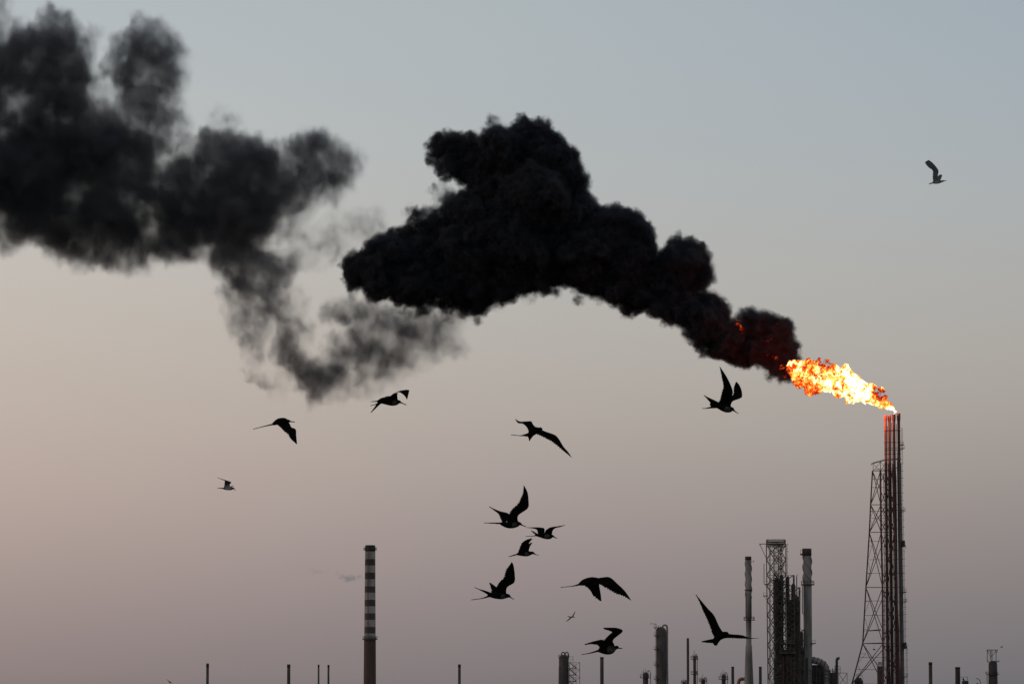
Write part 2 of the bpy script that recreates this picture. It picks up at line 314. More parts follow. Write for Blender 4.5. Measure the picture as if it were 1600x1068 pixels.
class Geo:
    """collects tubes, discs and boxes traced in photo pixels at one distance"""
    def __init__(s, Y): s.Y = Y; s.s = Y / F; s.bm = bmesh.new()
    def P(s, px, py, d=0): return U(px, py, s.Y + d)
    def tube(s, pts, rad, n=8, caps=True):
        """pts world points, rad metres (list or one)"""
        if not isinstance(rad, (list, tuple)): rad = [rad] * len(pts)
        rings = []; up = None
        for i, p in enumerate(pts):
            a = pts[max(0, i - 1)]; b = pts[min(len(pts) - 1, i + 1)]
            t = (b - a).normalized()
            if up is None:
                up = t.orthogonal().normalized()
            up = (up - t * up.dot(t))
            up = up.normalized() if up.length > 1e-5 else t.orthogonal().normalized()
            sd = t.cross(up)
            rings.append([s.bm.verts.new(p + (up * math.cos(2 * PI * k / n) + sd * math.sin(2 * PI * k / n)) * rad[i]) for k in range(n)])
        for a, b in zip(rings, rings[1:]):
            for k in range(n):
                f = s.bm.faces.new((a[k], a[(k + 1) % n], b[(k + 1) % n], b[k])); f.smooth = n > 6
        if caps:
            for rg in (rings[0][::-1], rings[-1]):
                f = s.bm.faces.new(rg)
                for e in f.edges: e.smooth = False
        return s
    def bar(s, p, q, w=.9, d1=0, d2=None, n=4):
        """bar between photo pixels p and q, w pixels thick"""
        return s.tube([s.P(*p, d1), s.P(*q, d1 if d2 is None else d2)], w * s.s / 2, n)
    def col(s, px, prof, d=0, n=28):
        """upright body: prof = [(py, radius px), ...] top to bottom; 'ground' allowed as py"""
        x = s.P(px, 900, d).x; pts = []; rad = []
        for y, r in prof:
            z = 0.0 if y == 'ground' else s.P(px, y, d).z
            pts.append(Vector((x, s.Y + d, z))); rad.append(max(r, .05) * s.s)
        return s.tube(pts, rad, n)
    def deck(s, px, py, r, d=0, rail=5.5, n=20, th=.8):
        """round gallery with railing"""
        s.col(px, [(py, r), (py + th, r)], d, n)
        x = s.P(px, py, d).x; zc = s.P(px, py, d).z
        for lv in (1.0, .5):
            z = zc + rail * s.s * lv
            ring = [Vector((x + math.cos(2 * PI * k / n) * r * s.s * .97, s.Y + d + math.sin(2 * PI * k / n) * r * s.s * .97, z)) for k in range(n + 1)]
            s.tube(ring, .05, 4, False)
        for k in range(0, n, 2):
            a = 2 * PI * k / n; q = Vector((x + math.cos(a) * r * s.s * .97, s.Y + d + math.sin(a) * r * s.s * .97, zc))
            s.tube([q, q + Vector((0, 0, rail * s.s))], .05, 4)
        return s
    def helix(s, px, y0, y1, r, turns, starts=3, w=.9, d=0, ph=0):
        x = s.P(px, 900, d).x; z0 = s.P(px, y0, d).z; z1 = s.P(px, y1, d).z
        for j in range(starts):
            pts = [Vector((x + math.cos(a) * r * s.s, s.Y + d + math.sin(a) * r * s.s, z0 + (z1 - z0) * k / 40))
                   for k in range(41) for a in [ph + 2 * PI * (turns * k / 40 + j / starts)]]
            s.tube(pts, w * s.s / 2, 5)
        return s
    def box(s, x0, y0, x1, y1, d0=-.8, d1=.8):
        """box between two photo corners, y1 may be 'ground'"""
        m = s.Y
        a = s.P(x0, 1000 if y1 == 'ground' else (y0 + y1) / 2).x; b = s.P(x1, 1000 if y1 == 'ground' else (y0 + y1) / 2).x
        zt = s.P((x0 + x1) / 2, y0).z; zb = 0.0 if y1 == 'ground' else s.P((x0 + x1) / 2, y1).z
        vs_ = [s.bm.verts.new((x, m + y, z)) for x in (a, b) for y in (d0, d1) for z in (zb, zt)]
        for f in ((0,1,3,2),(4,6,7,5),(0,4,5,1),(2,3,7,6),(1,5,7,3),(0,2,6,4)): s.bm.faces.new([vs_[i] for i in f])
        return s
    def ladder(s, px, y0, y1, d=0, w=1.6, cage=0):
        """ladder with rungs, optional cage hoops"""
        z0 = s.P(px, y0, d); z1 = s.P(px, y1, d); x = s.P(px, 900, d).x; h = w * s.s / 2
        for q in (-h, h): s.tube([Vector((x + q, s.Y + d, z0.z)), Vector((x + q, s.Y + d, z1.z))], .05, 4)
        nR = int(abs(z0.z - z1.z) / .6)
        for k in range(nR):
            z = z0.z + (z1.z - z0.z) * k / nR
            s.tube([Vector((x - h, s.Y + d, z)), Vector((x + h, s.Y + d, z))], .035, 3)
        if cage:
            for k in range(0, nR, 3):
                z = z0.z + (z1.z - z0.z) * k / nR
                s.tube([Vector((x + math.cos(a) * .42, s.Y + d - .4 + math.sin(a) * .42, z)) for a in [2 * PI * i / 8 for i in range(9)]], .035, 3, False)
        return s
    def lattice(s, legs, levels, w=1.0, bw=.6, pattern='X', depth=None, horiz=True):
        """legs: list of functions y -> (px, d); levels: list of y. Frames each adjacent pair of legs (closed loop)."""
        n = len(legs)
        for lg in legs:
            pts = [s.P(lg(y)[0], y, lg(y)[1]) for y in levels]
            s.tube(pts, w * s.s / 2, 5)
        for i in range(n):
            a, b = legs[i], legs[(i + 1) % n]
            for k in range(len(levels)):
                y = levels[k]
                if horiz: s.tube([s.P(a(y)[0], y, a(y)[1]), s.P(b(y)[0], y, b(y)[1])], bw * s.s / 2, 4)
                if k + 1 < len(levels):
                    y2 = levels[k + 1]
                    if pattern == 'X' or (k + i) % 2 == 0: s.tube([s.P(a(y)[0], y, a(y)[1]), s.P(b(y2)[0], y2, b(y2)[1])], bw * s.s / 2, 4)
                    if pattern == 'X' or (k + i) % 2 == 1: s.tube([s.P(b(y)[0], y, b(y)[1]), s.P(a(y2)[0], y2, a(y2)[1])], bw * s.s / 2, 4)
        return s
    def build(s, name, m, parent=None, label=None):
        me = bpy.data.meshes.new(name); bmesh.ops.recalc_face_normals(s.bm, faces=s.bm.faces); s.bm.to_mesh(me); s.bm.free()
        o = link(name, me, m, parent)
        if label: o['label'] = label
        return o
def root(name, px, Y, label, cat, group=None):
    p = U(px, 1060, Y); return thing(name, (p.x, Y, 0), label, cat, group)
def lerp(pts):
    """piecewise linear px(y)"""
    def f(y):
        if y <= pts[0][0]: return pts[0][1]
        for (a, b), (c, d) in zip(pts, pts[1:]):
            if y <= c: return b + (d - b) * (y - a) / (c - a)
        return pts[-1][1]
    return f
GY = 1192.0   # about where the ground is, in photo pixels, at 1100 m

# ------------------------------------------------------------ ground
bm = bmesh.new(); bmesh.ops.create_grid(bm, x_segments=1, y_segments=1, size=30000)
me = bpy.data.meshes.new('ground'); bm.to_mesh(me); bm.free()
g = link('ground', me, mat('dry_ground', (.16,.13,.10), (.10,.085,.07), .02, .95, 1)); g.location = (0, 20000, 0); g['kind'] = 'structure'

# ------------------------------------------------------------ flare tower
Y = YT
r = root('flare_tower', 1390, Y, 'tall rusty lattice flare tower with four pipes under the flame', 'flare tower')
LX = lerp([(718,1365),(724,1363.8),(788,1360.3),(860,1357),(917,1353),(960,1350),(1004.6,1348),(1068,1331),(1200,1296)])
MX = lerp([(718,1375.4),(860,1377.2),(917,1379),(1004.6,1379.7),(1200,1381)])
RX = lerp([(718,1394),(860,1399),(1004.6,1404),(1068,1406),(1200,1410)])
BX = lerp([(718,1384),(860,1386),(1004.6,1388),(1068,1391),(1200,1398)])
k_ = lambda y: 1 + (y - 718) / 120
L_ = lambda y: (LX(y), .2 * k_(y)); M_ = lambda y: (MX(y), -1.6 * k_(y)); R_ = lambda y: (RX(y), -1.7 - .25 * k_(y)); B_ = lambda y: (BX(y), 1.6 * k_(y))
LV = [735, 788, 831, 917, 1004.6, 1068, 1130, 1190]
g = Geo(Y); g.lattice([L_, M_, R_, B_], LV, 2.2, 1.45); g.tube([g.P(M_(y)[0], y, M_(y)[1]) for y in LV], 1.5 * g.s, 6); g.tube([g.P(R_(y)[0], y, R_(y)[1]) for y in LV], 1.3 * g.s, 6)
for y in (748, 761, 798, 809, 845, 873.8, 895, 938, 960.7, 984.7, 1026, 1045):
    for a, b in ((L_, M_), (M_, R_)): g.bar((a(y)[0], y), (b(y)[0], y), .75, a(y)[1], b(y)[1])
for y0, y1 in zip(LV[1:], LV[2:]):     # redundant inner braces
    ym = (y0 + y1) / 2
    for a, b in ((L_, M_), (M_, R_), (R_, B_), (B_, L_)):
        for q in (.25, .75):
            yq = y0 + (y1 - y0) * q
            pa = g.P(a(yq)[0], yq, a(yq)[1]); pm = g.P(a(ym)[0], ym, a(ym)[1]); pc = g.P((a(yq)[0] * .75 + b(yq)[0] * .25), yq, a(yq)[1] * .75 + b(yq)[1] * .25)
            g.tube([pa, pc], .05, 4); g.tube([pm, pc], .05, 4)
g.bar((1358,984.7), (1376,983), 2.0, -1, -3); g.bar((1348,1004.6), (1378,1003.5), 1.4, -1, -4)
g.build('lattice_frame', m_rust, r)
g = Geo(Y)      # head frame
for (x0, y0, x1, y1, w_) in ((1361,724.4,1382,718.8,1.5),(1382,718.8,1407,716.8,1.5),(1364.6,734.8,1377,735,1.4),(1377,735,1402,731,1.4),(1364,724,1364.6,735,1),(1375.4,720.5,1376,735,1.3),(1364,724,1376,735,.8),(1375.6,721,1364.6,735,.8),(1376,721,1386,734,.8),(1385,719,1376.5,735,.8),(1386,719,1386,733,1),(1361,724.4,1361,726.5,.8)):
    g.bar((x0, y0), (x1, y1), w_, -2.2)
for (x0, y0, x1, y1, w_) in ((1366,722,1386,716.5,1.2),(1386,716.5,1408,716,1.2),(1366,722,1361,724.4,1.0),(1368,733,1404,729.5,1.0)):
    g.bar((x0, y0), (x1, y1), w_, 1.6)
g.bar((1404,716.5), (1404,731), 1.2, 0); g.bar((1361,724.4), (1366,722), 1.0, -2.2, 1.6); g.bar((1407,716.8), (1408,716), 1, -2.2, 1.6)
g.build('head_frame', m_rust, r)
pipes = [(1383.6,1387.4,648.3,2.15,m_pipe_lit), (1389.8,1394.2,648.3,2.15,m_pipe_lit), (1396.6,1402,646.8,2.2,m_pipe_dark), (1404,1410.2,645.5,2.25,m_pipe_dark)]
for i, (xt, xb, yt, rr, mm) in enumerate(pipes):
    g = Geo(Y); dd = (-.4, .5, -.3, .6)[i]
    X = lambda y: xt + (xb - xt) * (y - yt) / 420
    wide = 3.0 if i == 3 else 2.3
    g.tube([g.P(X(y), y, dd) for y in (657, 722)], rr * g.s, 14)
    for y in (672, 690, 708): g.tube([g.P(X(y), y, dd), g.P(X(y), y + 1, dd)], (rr + .55) * g.s, 14)
    o = g.build('flare_pipe', mm, r)
    g = Geo(Y); ys = [722, 724, 860, 1004, 1100, GY]; rs = [rr, wide, wide, wide + .15, wide + .3, wide + .3]
    g.tube([g.P(X(y), y, dd) for y in ys], [a * g.s for a in rs], 14)
    for y in (745, 775, 805, 835, 865, 895, 925, 955, 985, 1015, 1045): g.tube([g.P(X(y), y, dd), g.P(X(y), y + 1, dd)], (wide + .55) * g.s, 14)
    g.build('riser_pipe', m_riser if i == 3 else m_pipe_dark, r)
    g = Geo(Y); g.tube([g.P(X(y), y, dd) for y in (yt, yt + .8, 655.5, 657.5)], [rr * 1.22 * g.s, rr * 1.3 * g.s, rr * 1.25 * g.s, rr * g.s], 14)
    t_ = g.build('flare_tip', mm, r); t_.parent = o; t_.location = (0, 0, 0)
g = Geo(Y)      # risers between the pipes, clamps, purge lines
for xt, xb, y0, w_, dd in ((1386.8,1390.6,665,.9,-.9),(1393.2,1398,660,1.0,-1.1),(1400.6,1406,662,1.0,-.9),(1391,1396.4,722,1.2,-1.5),(1398.5,1404.2,722,1.3,-1.6),(1384,1385.4,722,1.6,-1.2),(1387.5,1392.6,724,1.3,-1.9),(1395,1399.6,724,1.5,-1.8),(1380,1383,738,1.0,-1.2),(1402,1408.4,724,1.2,-1.6),(1401.5,1407.5,700,.8,1.4)):
    g.tube([g.P(xt, y0, dd), g.P(xt + (xb - xt) * .3, 745, dd), g.P(xb, 1068, dd), g.P(xb + 1.5, GY, dd)], w_ * g.s / 2 , 6)
for y, x0, x1 in ((735,1383,1408),(752,1384,1409),(788,1384,1410),(812,1384,1410),(860,1385,1411),(874,1385,1411),(895,1386,1411),(961,1387,1412),(985,1387,1412),(1030,1388,1413),(1045,1388,1413),(672,1386,1406),(700,1382,1406),(703,1382,1409),(770,1383,1410),(797,1384,1411),(826,1384,1410),(846,1385,1411),(917,1386,1412),(940,1386,1413),(1005,1388,1413),(1009,1388,1414),(1059,1388,1415)):
    g.bar((x0, y), (x1, y - .8), 1.0, -1.3)
g.build('pipe_bundle', m_steel2, r)
Geo(Y).ladder(1411.3, 668, 724, 1.2, 1.5).build('ladder', m_steel, r)
X4 = lambda y: 1404 + 6.2 * (y - 645.5) / 420 + 4.2
for ya, yb in ((724,800),(800,850),(850,925),(925,1008),(1008,1190)): Geo(Y).ladder(X4((ya + yb) / 2) + .6, ya, yb, .8, 1.7, 1).build('ladder', m_steel, r)
for y, sz in ((694,3.2),(700,4),(797,4.2),(924,3.6),(939,4.6),(1056,4.0)):
    g = Geo(Y); x = X4(y)
    for hh in (0, -2.2, -4.4): g.bar((x - 1.5, y + hh), (x + sz, y + hh), .55 if hh else .9, -.8); 
    for xx in (x + sz, x + sz * .4): g.bar((xx, y + .3), (xx, y - 4.6), .5, -.8)
    g.bar((x - 1, y + 3.2), (x + sz * .8, y), .6, -.8); g.box(x - 2, y, x + sz, y + .7, -1.1, 1.1)
    g.build('service_platform', m_steel, r)
for y in (849, 1008):
    g = Geo(Y); x = X4(y) - 1.5
    g.box(x, y - 5, x + 3.6, y + 5, -.9, .9); g.bar((x + 3, y - 6), (x + 4.6, y - 1), 1.2, -.6); g.bar((x + 4, y + 2), (x + 6.2, y + 7), 1.1, -.6); g.bar((x + 3, y - 2), (x + 5.2, y + 4), 1.2, -.3)
    g.build('winch_box', m_clad_dark, r)
# things standing inside and beside the tower legs
r2 = root('process_vessel', 1374.5, Y + 14, 'dark drum with a pale box on top between the flare tower legs', 'vessel')
Geo(Y + 14).col(1374.8, [(1039.8, 3.8), (1041, 5.4), (1066, 5.4), ('ground', 5.4)]).build('shell', m_clad_dark, r2)
Geo(Y + 14).box(1371.8, 1033, 1378, 1038.6, -.5, .5).build('control_box', m_tank, r2)
g = Geo(Y + 14)
for x in (1372.5, 1377.4): g.bar((x, 1038.6), (x, 1040.6), .6)
g.bar((1370, 1030), (1370, 1041), .5); g.bar((1379.5, 1030), (1379.5, 1041), .5); g.bar((1370, 1030), (1379.5, 1030), .45); g.build('railing', m_steel, r2)
r2 = root('valve_cluster', 1340, Y + 10, 'low cluster of valves and small pipes at the left leg of the flare tower', 'valves')
g = Geo(Y + 10)
for x, y, w_ in ((1336,1060,2.2),(1339.5,1056,1.8),(1343,1058,2.6),(1346,1062,1.6)): g.col(x, [(y, w_ * .5), (y + 2, w_), ('ground', w_)], random.uniform(-1, 1), 10)
g.build('valve_body', m_steel, r2)
g = Geo(Y + 10)
for x in (1334, 1338.5, 1341, 1345, 1348): g.bar((x, 1052 + (x % 3) * 2), (x, 1075), .5)
g.bar((1334,1055), (1348,1054), .5); g.build('railing', m_steel, r2)
r2 = root('pendant_lamp_bracket', 1366, Y - 1.5, 'tiny dark box hanging by a rod under the lower brace of the flare tower', 'lamp')
r2.name = 'hanging_lamp'
Geo(Y - 1.5).box(1364, 1013, 1367.6, 1014.8, -.25, .25).build('lamp_housing', m_black, r2)
Geo(Y - 1.5).bar((1365.8, 1004.6), (1365.8, 1013.2), .35).build('rod', m_steel, r2)

# ------------------------------------------------------------ striped chimney
Y = 1180
r = root('striped_chimney', 578.3, Y, 'tall chimney with grey and dark red bands and two galleries', 'chimney')
HW = lerp([(851, 7.95), (996, 8.9), (1003, 9.2), (1190, 10.6)])
g = Geo(Y); g.col(578.3, [(851.6, HW(851)), (861.2, HW(861))], 0, 40); g.col(578.3, [(851.2, HW(851) - .8), (851.7, HW(851) - .8)], 0, 40); g.build('rim', m_clad_dark, r)
bands = [861.2, 873, 883, 894, 904.2, 915.4, 925.4, 936.4, 946.6, 957.5, 967.8, 978.7, 988.8, 996.2]
for i, (a_, b_) in enumerate(zip(bands, bands[1:])):
    Geo(Y).col(578.3, [(a_, HW(a_)), (b_, HW(b_))], 0, 40).build('painted_band', m_white if i % 2 == 0 else m_band, r, 'light grey painted band' if i % 2 == 0 else 'dark red painted band')
Geo(Y).col(578.3, [(996.2, HW(1003)), (1068, HW(1068)), ('ground', HW(1190))], 0, 40).build('shaft', m_brick, r)
Geo(Y).deck(578.3, 858.2, 10.6, 0, 3.2).build('gallery', m_steel, r)
Geo(Y).deck(578.3, 997, 11.8, 0, 3.4, th=1.8).build('gallery', m_steel, r)
Geo(Y).ladder(578.3 - 3, 862, 1190, -2.0, 1.5).build('ladder', m_steel, r)

# ------------------------------------------------------------ thin stacks along the horizon
def thin(px, w_, yt, cap, label, m=m_pole, mc=m_black, Y=1150, name='exhaust_stack'):
    r = root(name, px, Y, label, 'stack', 'thin plain stacks rising over the bottom edge')
    Geo(Y).col(px, [(yt + cap, w_ / 2 * .96), (1068, w_ / 2), ('ground', w_ / 2)], 0, 18).build('shaft', m, r)
    Geo(Y).col(px, [(yt, w_ / 2 * .8), (yt + .1, w_ / 2 * 1.03), (yt + cap, w_ / 2 * 1.03), (yt + cap + .01, w_ / 2 * .7)], 0, 18).build('cap', mc, r)
thin(325.2, 4.4, 1035.6, 6, 'leftmost thin stack, blue-grey with a black cap')
thin(451.8, 5.2, 1037, 5, 'thin dark stack just left of the close pair of poles', m_steel)
thin(498.4, 2.8, 1037.5, 4, 'left one of the close pair of slim poles left of the striped chimney')
thin(513.8, 3.2, 1037.8, 4.5, 'right one of the close pair of slim poles, next to the striped chimney')
thin(718, 4.4, 1037, 5, 'lone blue-grey stack with a black cap right of the striped chimney')
thin(940.2, 5.8, 1025.6, 3, 'mid grey plain stack under the low flying bird', m_vessel, m_steel)
thin(1144.2, 4.6, 1040.6, 2, 'dark plain stack left of the tall swirled grey stack', m_steel)
thin(1187.2, 4.8, 1040.6, 2, 'dark plain stack right of the tall swirled grey stack', m_steel, Y=1090)
thin(1452.6, 5.8, 1033.6, 4, 'olive black stack just right of the flare tower', m_steel2)
thin(1495, 8.0, 1041.2, 3, 'short thick black stack right of the olive one', m_clad_dark)

# ------------------------------------------------------------ twin loop column at the centre right
Y = 1140
r = root('twin_pipe_column', 881, Y, 'dark column with two arched pipes on its head and a stair frame at its right', 'column')
Geo(Y).col(880.8, [(1022.5, 1.5), (1023.6, 5), (1025.6, 7.3), (1028, 7.7), (1068, 7.8), ('ground', 7.8)], 0, 30).build('shell', m_vessel, r)
for cx in (879.8, 885.6):
    g = Geo(Y); g.tube([g.P(cx + math.cos(a) * 2.5, 1021.5 - math.sin(a) * 3.4) for a in [PI * k / 12 for k in range(13)]] + [g.P(cx - 2.5, 1026)], .85 * g.s, 8)
    g.tube([g.P(cx + 2.5, 1021.5), g.P(cx + 2.5, 1027)], .85 * g.s, 8); g.build('arched_pipe', m_steel, r)
g = Geo(Y); g.tube([g.P(873.4, 1040, -1), g.P(873.0, 1068, -1), g.P(872.8, GY, -1)], .5 * g.s, 8); g.bar((874.5, 1022), (874.5, 1028), .7); g.build('side_pipe', m_orange, r)
g = Geo(Y); g.deck(880.8, 1026.5, 8.6, 0, 4, 16); g.build('gallery', m_steel, r)
g = Geo(Y)
a0 = lambda y: (889.5, -1.5); a1 = lambda y: (905.8, -1.5); a2 = lambda y: (905.8, 2.5); a3 = lambda y: (889.5, 2.5)
g.lattice([a0, a1, a2, a3], [1034, 1046, 1058, 1070, 1082, 1106, 1130, GY + 2], .9, .55, 'Z')
for x in (895.5, 900): g.bar((x, 1034), (x, GY), .6, -1.5)
g.bar((889, 1025.2), (896, 1025.2), .7); g.bar((895.4, 1025.2), (895.4, 1034), .7); g.bar((889, 1029.5), (896, 1029.5), .5)
g.build('stair_frame', m_steel, r)
g = Geo(Y)
for i, y in enumerate((1034, 1044, 1054, 1064, 1074)):
    g.bar((890, y), (900, y + 9), 1.5, .5); g.bar((890, y - 3), (900, y + 6), .4, -.6); g.box(889, y + 9.2, 901.5, y + 10, -1.2, 2)
g.build('stair_flight', m_steel2, r)

# ------------------------------------------------------------ tall column with an arched pipe
Y = 1130
r = root('arched_pipe_column', 1032.5, Y, 'broad grey column with an arched pipe down its right side and platforms on the left', 'column')
Geo(Y).col(1032.6, [(978.5, 1), (979.6, 4.5), (982.4, 7.2), (984, 7.5), (1068, 7.7), ('ground', 7.7)], 0, 30).build('shell', m_vessel, r)
g = Geo(Y); g.tube([g.P(1034.5, 982), g.P(1034.8, 979)] + [g.P(1038.8 - math.cos(a) * 3.6, 979 - math.sin(a) * 3.2) for a in [PI * k / 10 for k in range(1, 10)]] + [g.P(1042.4, 980), g.P(1042.6, 1030), g.P(1043, 1068), g.P(1043, GY)], [1.5 * g.s] * 15, 12)
g.build('overhead_pipe', m_clad, r)
g = Geo(Y); g.tube([g.P(1040.8, 985, -1), g.P(1041, 1068, -1), g.P(1041, GY, -1)], .35 * g.s, 6)
for y in (988, 1000, 1037, 1050): g.bar((1039, y), (1044, y), .8)
g.build('clamp_rail', m_steel, r)
for y in (979.5, 992, 1013, 1037.5, 1059.5):
    g = Geo(Y); g.box(1021.8, y, 1029, y + .9, -1.6, 1.6); g.bar((1021.9, y), (1021.9, y - 4.5), .5, -1.4); g.bar((1021.9, y - 4.5), (1026, y - 4.5), .5, -1.4); g.bar((1021.9, y - 2.2), (1026, y - 2.2), .4, -1.4); g.bar((1022.6, y + .8), (1025.6, y + 4), .7)
    g.bar((1025, y), (1025, y - 4.5), .5, -1.4); g.build('side_platform', m_steel, r)
g = Geo(Y); g.bar((1016, 973.4), (1025.4, 974), .8); g.bar((1025, 973.4), (1025, 984), .9); g.bar((1029, 976.5), (1029, 982), .7); g.bar((1031.5, 977.5), (1031.5, 981), 1.2); g.bar((1025, 978), (1030, 977), .6); g.bar((1016.4, 973.4), (1016.4, 975.4), .6); g.build('davit', m_steel, r)
Geo(Y).ladder(1024.4, 984, 1190, -1, 1.3).build('ladder', m_steel, r)

# ------------------------------------------------------------ small columns with crown platforms
def small_column(px, w_, yt, decks, label, Y=1135, fin=0, m=m_steel2):
    r = root('platform_column', px, Y, label, 'column', 'small columns with crowded platforms')
    Geo(Y).col(px, [(yt, w_ * .3), (yt + 1.4, w_ * .46), (yt + 3, w_ / 2), (1068, w_ / 2), ('ground', w_ / 2)], 0, 18).build('shell', m, r)
    for dy, dr in decks:
        Geo(Y).deck(px, dy, dr, 0, 4.2, 14, 1.1).build('gallery', m_steel, r)
    g = Geo(Y)
    for k in range(5):
        a_ = px - w_ * .6 + w_ * .3 * k; g.bar((a_, yt - 1.5 - 2.2 * ((k * 7) % 3) - fin * (k == 2)), (a_, yt + 3), .8, (k % 3 - 1) * .8)
    g.tube([g.P(px + w_ * .3, yt + 2), g.P(px + w_ * .35, yt - 2), g.P(px + w_ * .8, yt - 2.6), g.P(px + w_ * 1.0, yt + 1), g.P(px + w_ * 1.0, 1190)], .55 * g.s, 6)
    g.build('head_pipes', m_steel, r)
small_column(1008.2, 8.5, 1049.5, [(1057.5, 8.6)], 'squat column with a crowded round platform left of the broad arched column')
small_column(1084.8, 4.6, 1024, [(1028.5, 5.9), (1052, 5.6)], 'slim column with two round platforms right of the twisted mast', fin=3)
small_column(1098, 6.5, 1060, [(1063.5, 6)], 'very low platform head right of the slim two-platform column', fin=2)
small_column(1068.4, 5, 1064.5, [(1067, 4.4)], 'lowest dark vessel head at the foot of the twisted mast')
small_column(1130, 6.6, 1052.5, [(1060, 7.6)], 'small column with one round platform left of the dark plain stack', fin=1)
Y = 1140
r = root('spiral_mast', 1074.4, Y, 'slim twisted mast between the broad column and the slim platform column', 'mast')
Geo(Y).col(1074.4, [(996, 1.6), (1068, 1.7), ('ground', 1.7)], 0, 14).build('shaft', m_steel2, r)
Geo(Y).helix(1074.4, 997, 1062, 1.9, 6, 3, .9).build('strake', m_vessel, r)
Y = 1110
r = root('curved_duct', 1160, Y, 'pale pinkish curved duct at the foot of the swirled grey stack', 'duct')
g = Geo(Y); g.tube([g.P(1154, GY), g.P(1154, 1066)] + [g.P(1158.5 - math.cos(a) * 4.5, 1066 - math.sin(a) * 6) for a in [PI / 2 * k / 6 for k in range(1, 7)]] + [g.P(1168, 1059.8)], 2.6 * g.s, 14); g.build('duct_pipe', m_orange, r)
for x in (1159, 1163):
    g = Geo(Y); g.tube([g.P(x, 1060), g.P(x + .7, 1060)], 3.1 * g.s, 14); g.build('flange', m_steel, r)

# ------------------------------------------------------------ swirled grey stacks
Y = 1105
r = root('strake_stack', 1170, Y, 'tall slim grey stack with a spiral top, left of the dense lattice tower', 'stack', 'grey stacks with spiral strakes near the top')
Geo(Y).col(1169.4, [(874, 4.7), (921, 4.8), (966, 4.9), (966.1, 4.4), (1007, 4.3), (1007.2, 5), (1020, 5.4), (1068, 7.2), ('ground', 8.6)], 0, 32).build('shell', m_clad, r)
Geo(Y).col(1169.2, [(868.8, 4.6), (868.9, 5.0), (874.5, 5.0), (874.6, 4.2)], 0, 32).build('rim', m_clad_dark, r)
Geo(Y).helix(1169.4, 876, 934, 4.35, 1.2, 3, 3.0, ph=.5).build('strake', m_clad, r)
Geo(Y).col(1169.4, [(920.5, 5.9), (922.5, 5.9)], 0, 32).build('ring', m_clad_dark, r)
Geo(Y).deck(1170.6, 967.5, 8.8, 0, 4.4, 20, 1.0).build('gallery', m_steel, r)
g = Geo(Y); g.bar((1174, 877), (1178, 877), .9); g.bar((1177.6, 874), (1177.6, 878), .6); g.build('bracket', m_steel, r); Geo(Y).ladder(1165.4, 925, 966, -1, 1.2).build('ladder', m_steel, r)
Y = 1100
r = root('strake_stack', 1262, Y, 'thick grey stack with a spiral top, right of the dense lattice tower', 'stack', 'grey stacks with spiral strakes near the top')
Geo(Y).col(1261.6, [(867, 6.3), (911, 6.5), (911.2, 6.6), (1004, 6.6), (1030, 6.6), ('ground', 6.9)], 0, 36).build('shell', m_clad, r)
Geo(Y).col(1260.9, [(856.4, 6.9), (857, 7.3), (867.6, 7.3), (867.7, 6)], 0, 36).build('rim', m_clad_dark, r)
Geo(Y).helix(1261.4, 869, 908, 6.0, .75, 3, 4.0, ph=1.1).build('strake', m_clad, r)
Geo(Y).deck(1261.9, 912, 10.5, 0, 5, 22, 1.6).build('gallery', m_steel, r)
g = Geo(Y); g.box(1266, 1004, 1274.4, 1005.2, -1.2, 1.2); g.bar((1274, 1005), (1274, 998), .5); g.bar((1270, 1005), (1270, 999.5), .5); g.bar((1268, 1000), (1274, 1000), .5); g.bar((1268, 1008), (1272, 1004), .7); g.build('side_platform', m_steel, r)
g = Geo(Y); g.box(1250.5, 864.5, 1255, 866.5, -.9, .9); g.bar((1250.8, 865), (1250.8, 858.5), .5); g.bar((1250.8, 859), (1254, 858.6), .5); g.bar((1252, 868), (1254.8, 866), .6); g.build('side_platform', m_steel, r)
g = Geo(Y); g.tube([g.P(1253.8, 914, -.6), g.P(1253.8, 957, -.6), g.P(1255.6, 959, -.6)], .65 * g.s, 8); g.build('side_pipe', m_clad, r)

# ------------------------------------------------------------ dense lattice tower with vessels
Y = 1095
r = root('derrick_tower', 1215, Y, 'dense lattice process tower with a round top deck and a side arm', 'tower')
f0 = lambda y: (1197.4 + (y - 850) * .012, -2.0); f1 = lambda y: (1209.4, -3.0); f2 = lambda y: (1227.9, -2.0); f3 = lambda y: (1216, 3.0)
g = Geo(Y); g.lattice([f0, f1, f2, f3], [850, 874, 898, 914, 938, 960, 983, 1007, 1032, 1056, 1080, 1130, 1188], 1.6, 1.0); e0 = lambda y: (1203.5, -1.2); e1 = lambda y: (1222, -1.2); e2 = lambda y: (1219, 2); g.lattice([e0, e1, e2], [850, 862, 886, 906, 926, 949, 972, 995, 1020, 1060], .9, .6)
g.build('lattice_frame', m_steel2, r)
g = Geo(Y); g.col(1212.4, [(848.5, 15.2), (850.4, 15.2)], 0, 26); g.deck(1212.4, 846, 15.3, 0, 3.4, 26, .8); g.deck(1212.4, 850, 12.8, 0, -4, 22, .7)
for k in range(26):
    a_ = 2 * PI * k / 26; x = U(1212.4, 846, Y).x; q = Vector((x + math.cos(a_) * 15 * g.s, Y + math.sin(a_) * 15 * g.s, g.P(1212, 850).z)); g.tube([q, q + Vector((0, 0, 7 * g.s))], .07, 4)
g.build('top_deck', m_steel2, r)
g = Geo(Y)      # zigzag stair and lines inside the open upper frame
for k in range(11):
    y0 = 852 + k * 15; a_, b_ = (1210, 1226) if k % 2 else (1226, 1210)
    g.bar((a_, y0), (b_, y0 + 13), 1.1, -.5); g.bar((a_, y0 - 3.5), (b_, y0 + 9.5), .4, -1.1); g.bar((a_ - 2, y0), (a_ + 2, y0), 1.0, -.5)
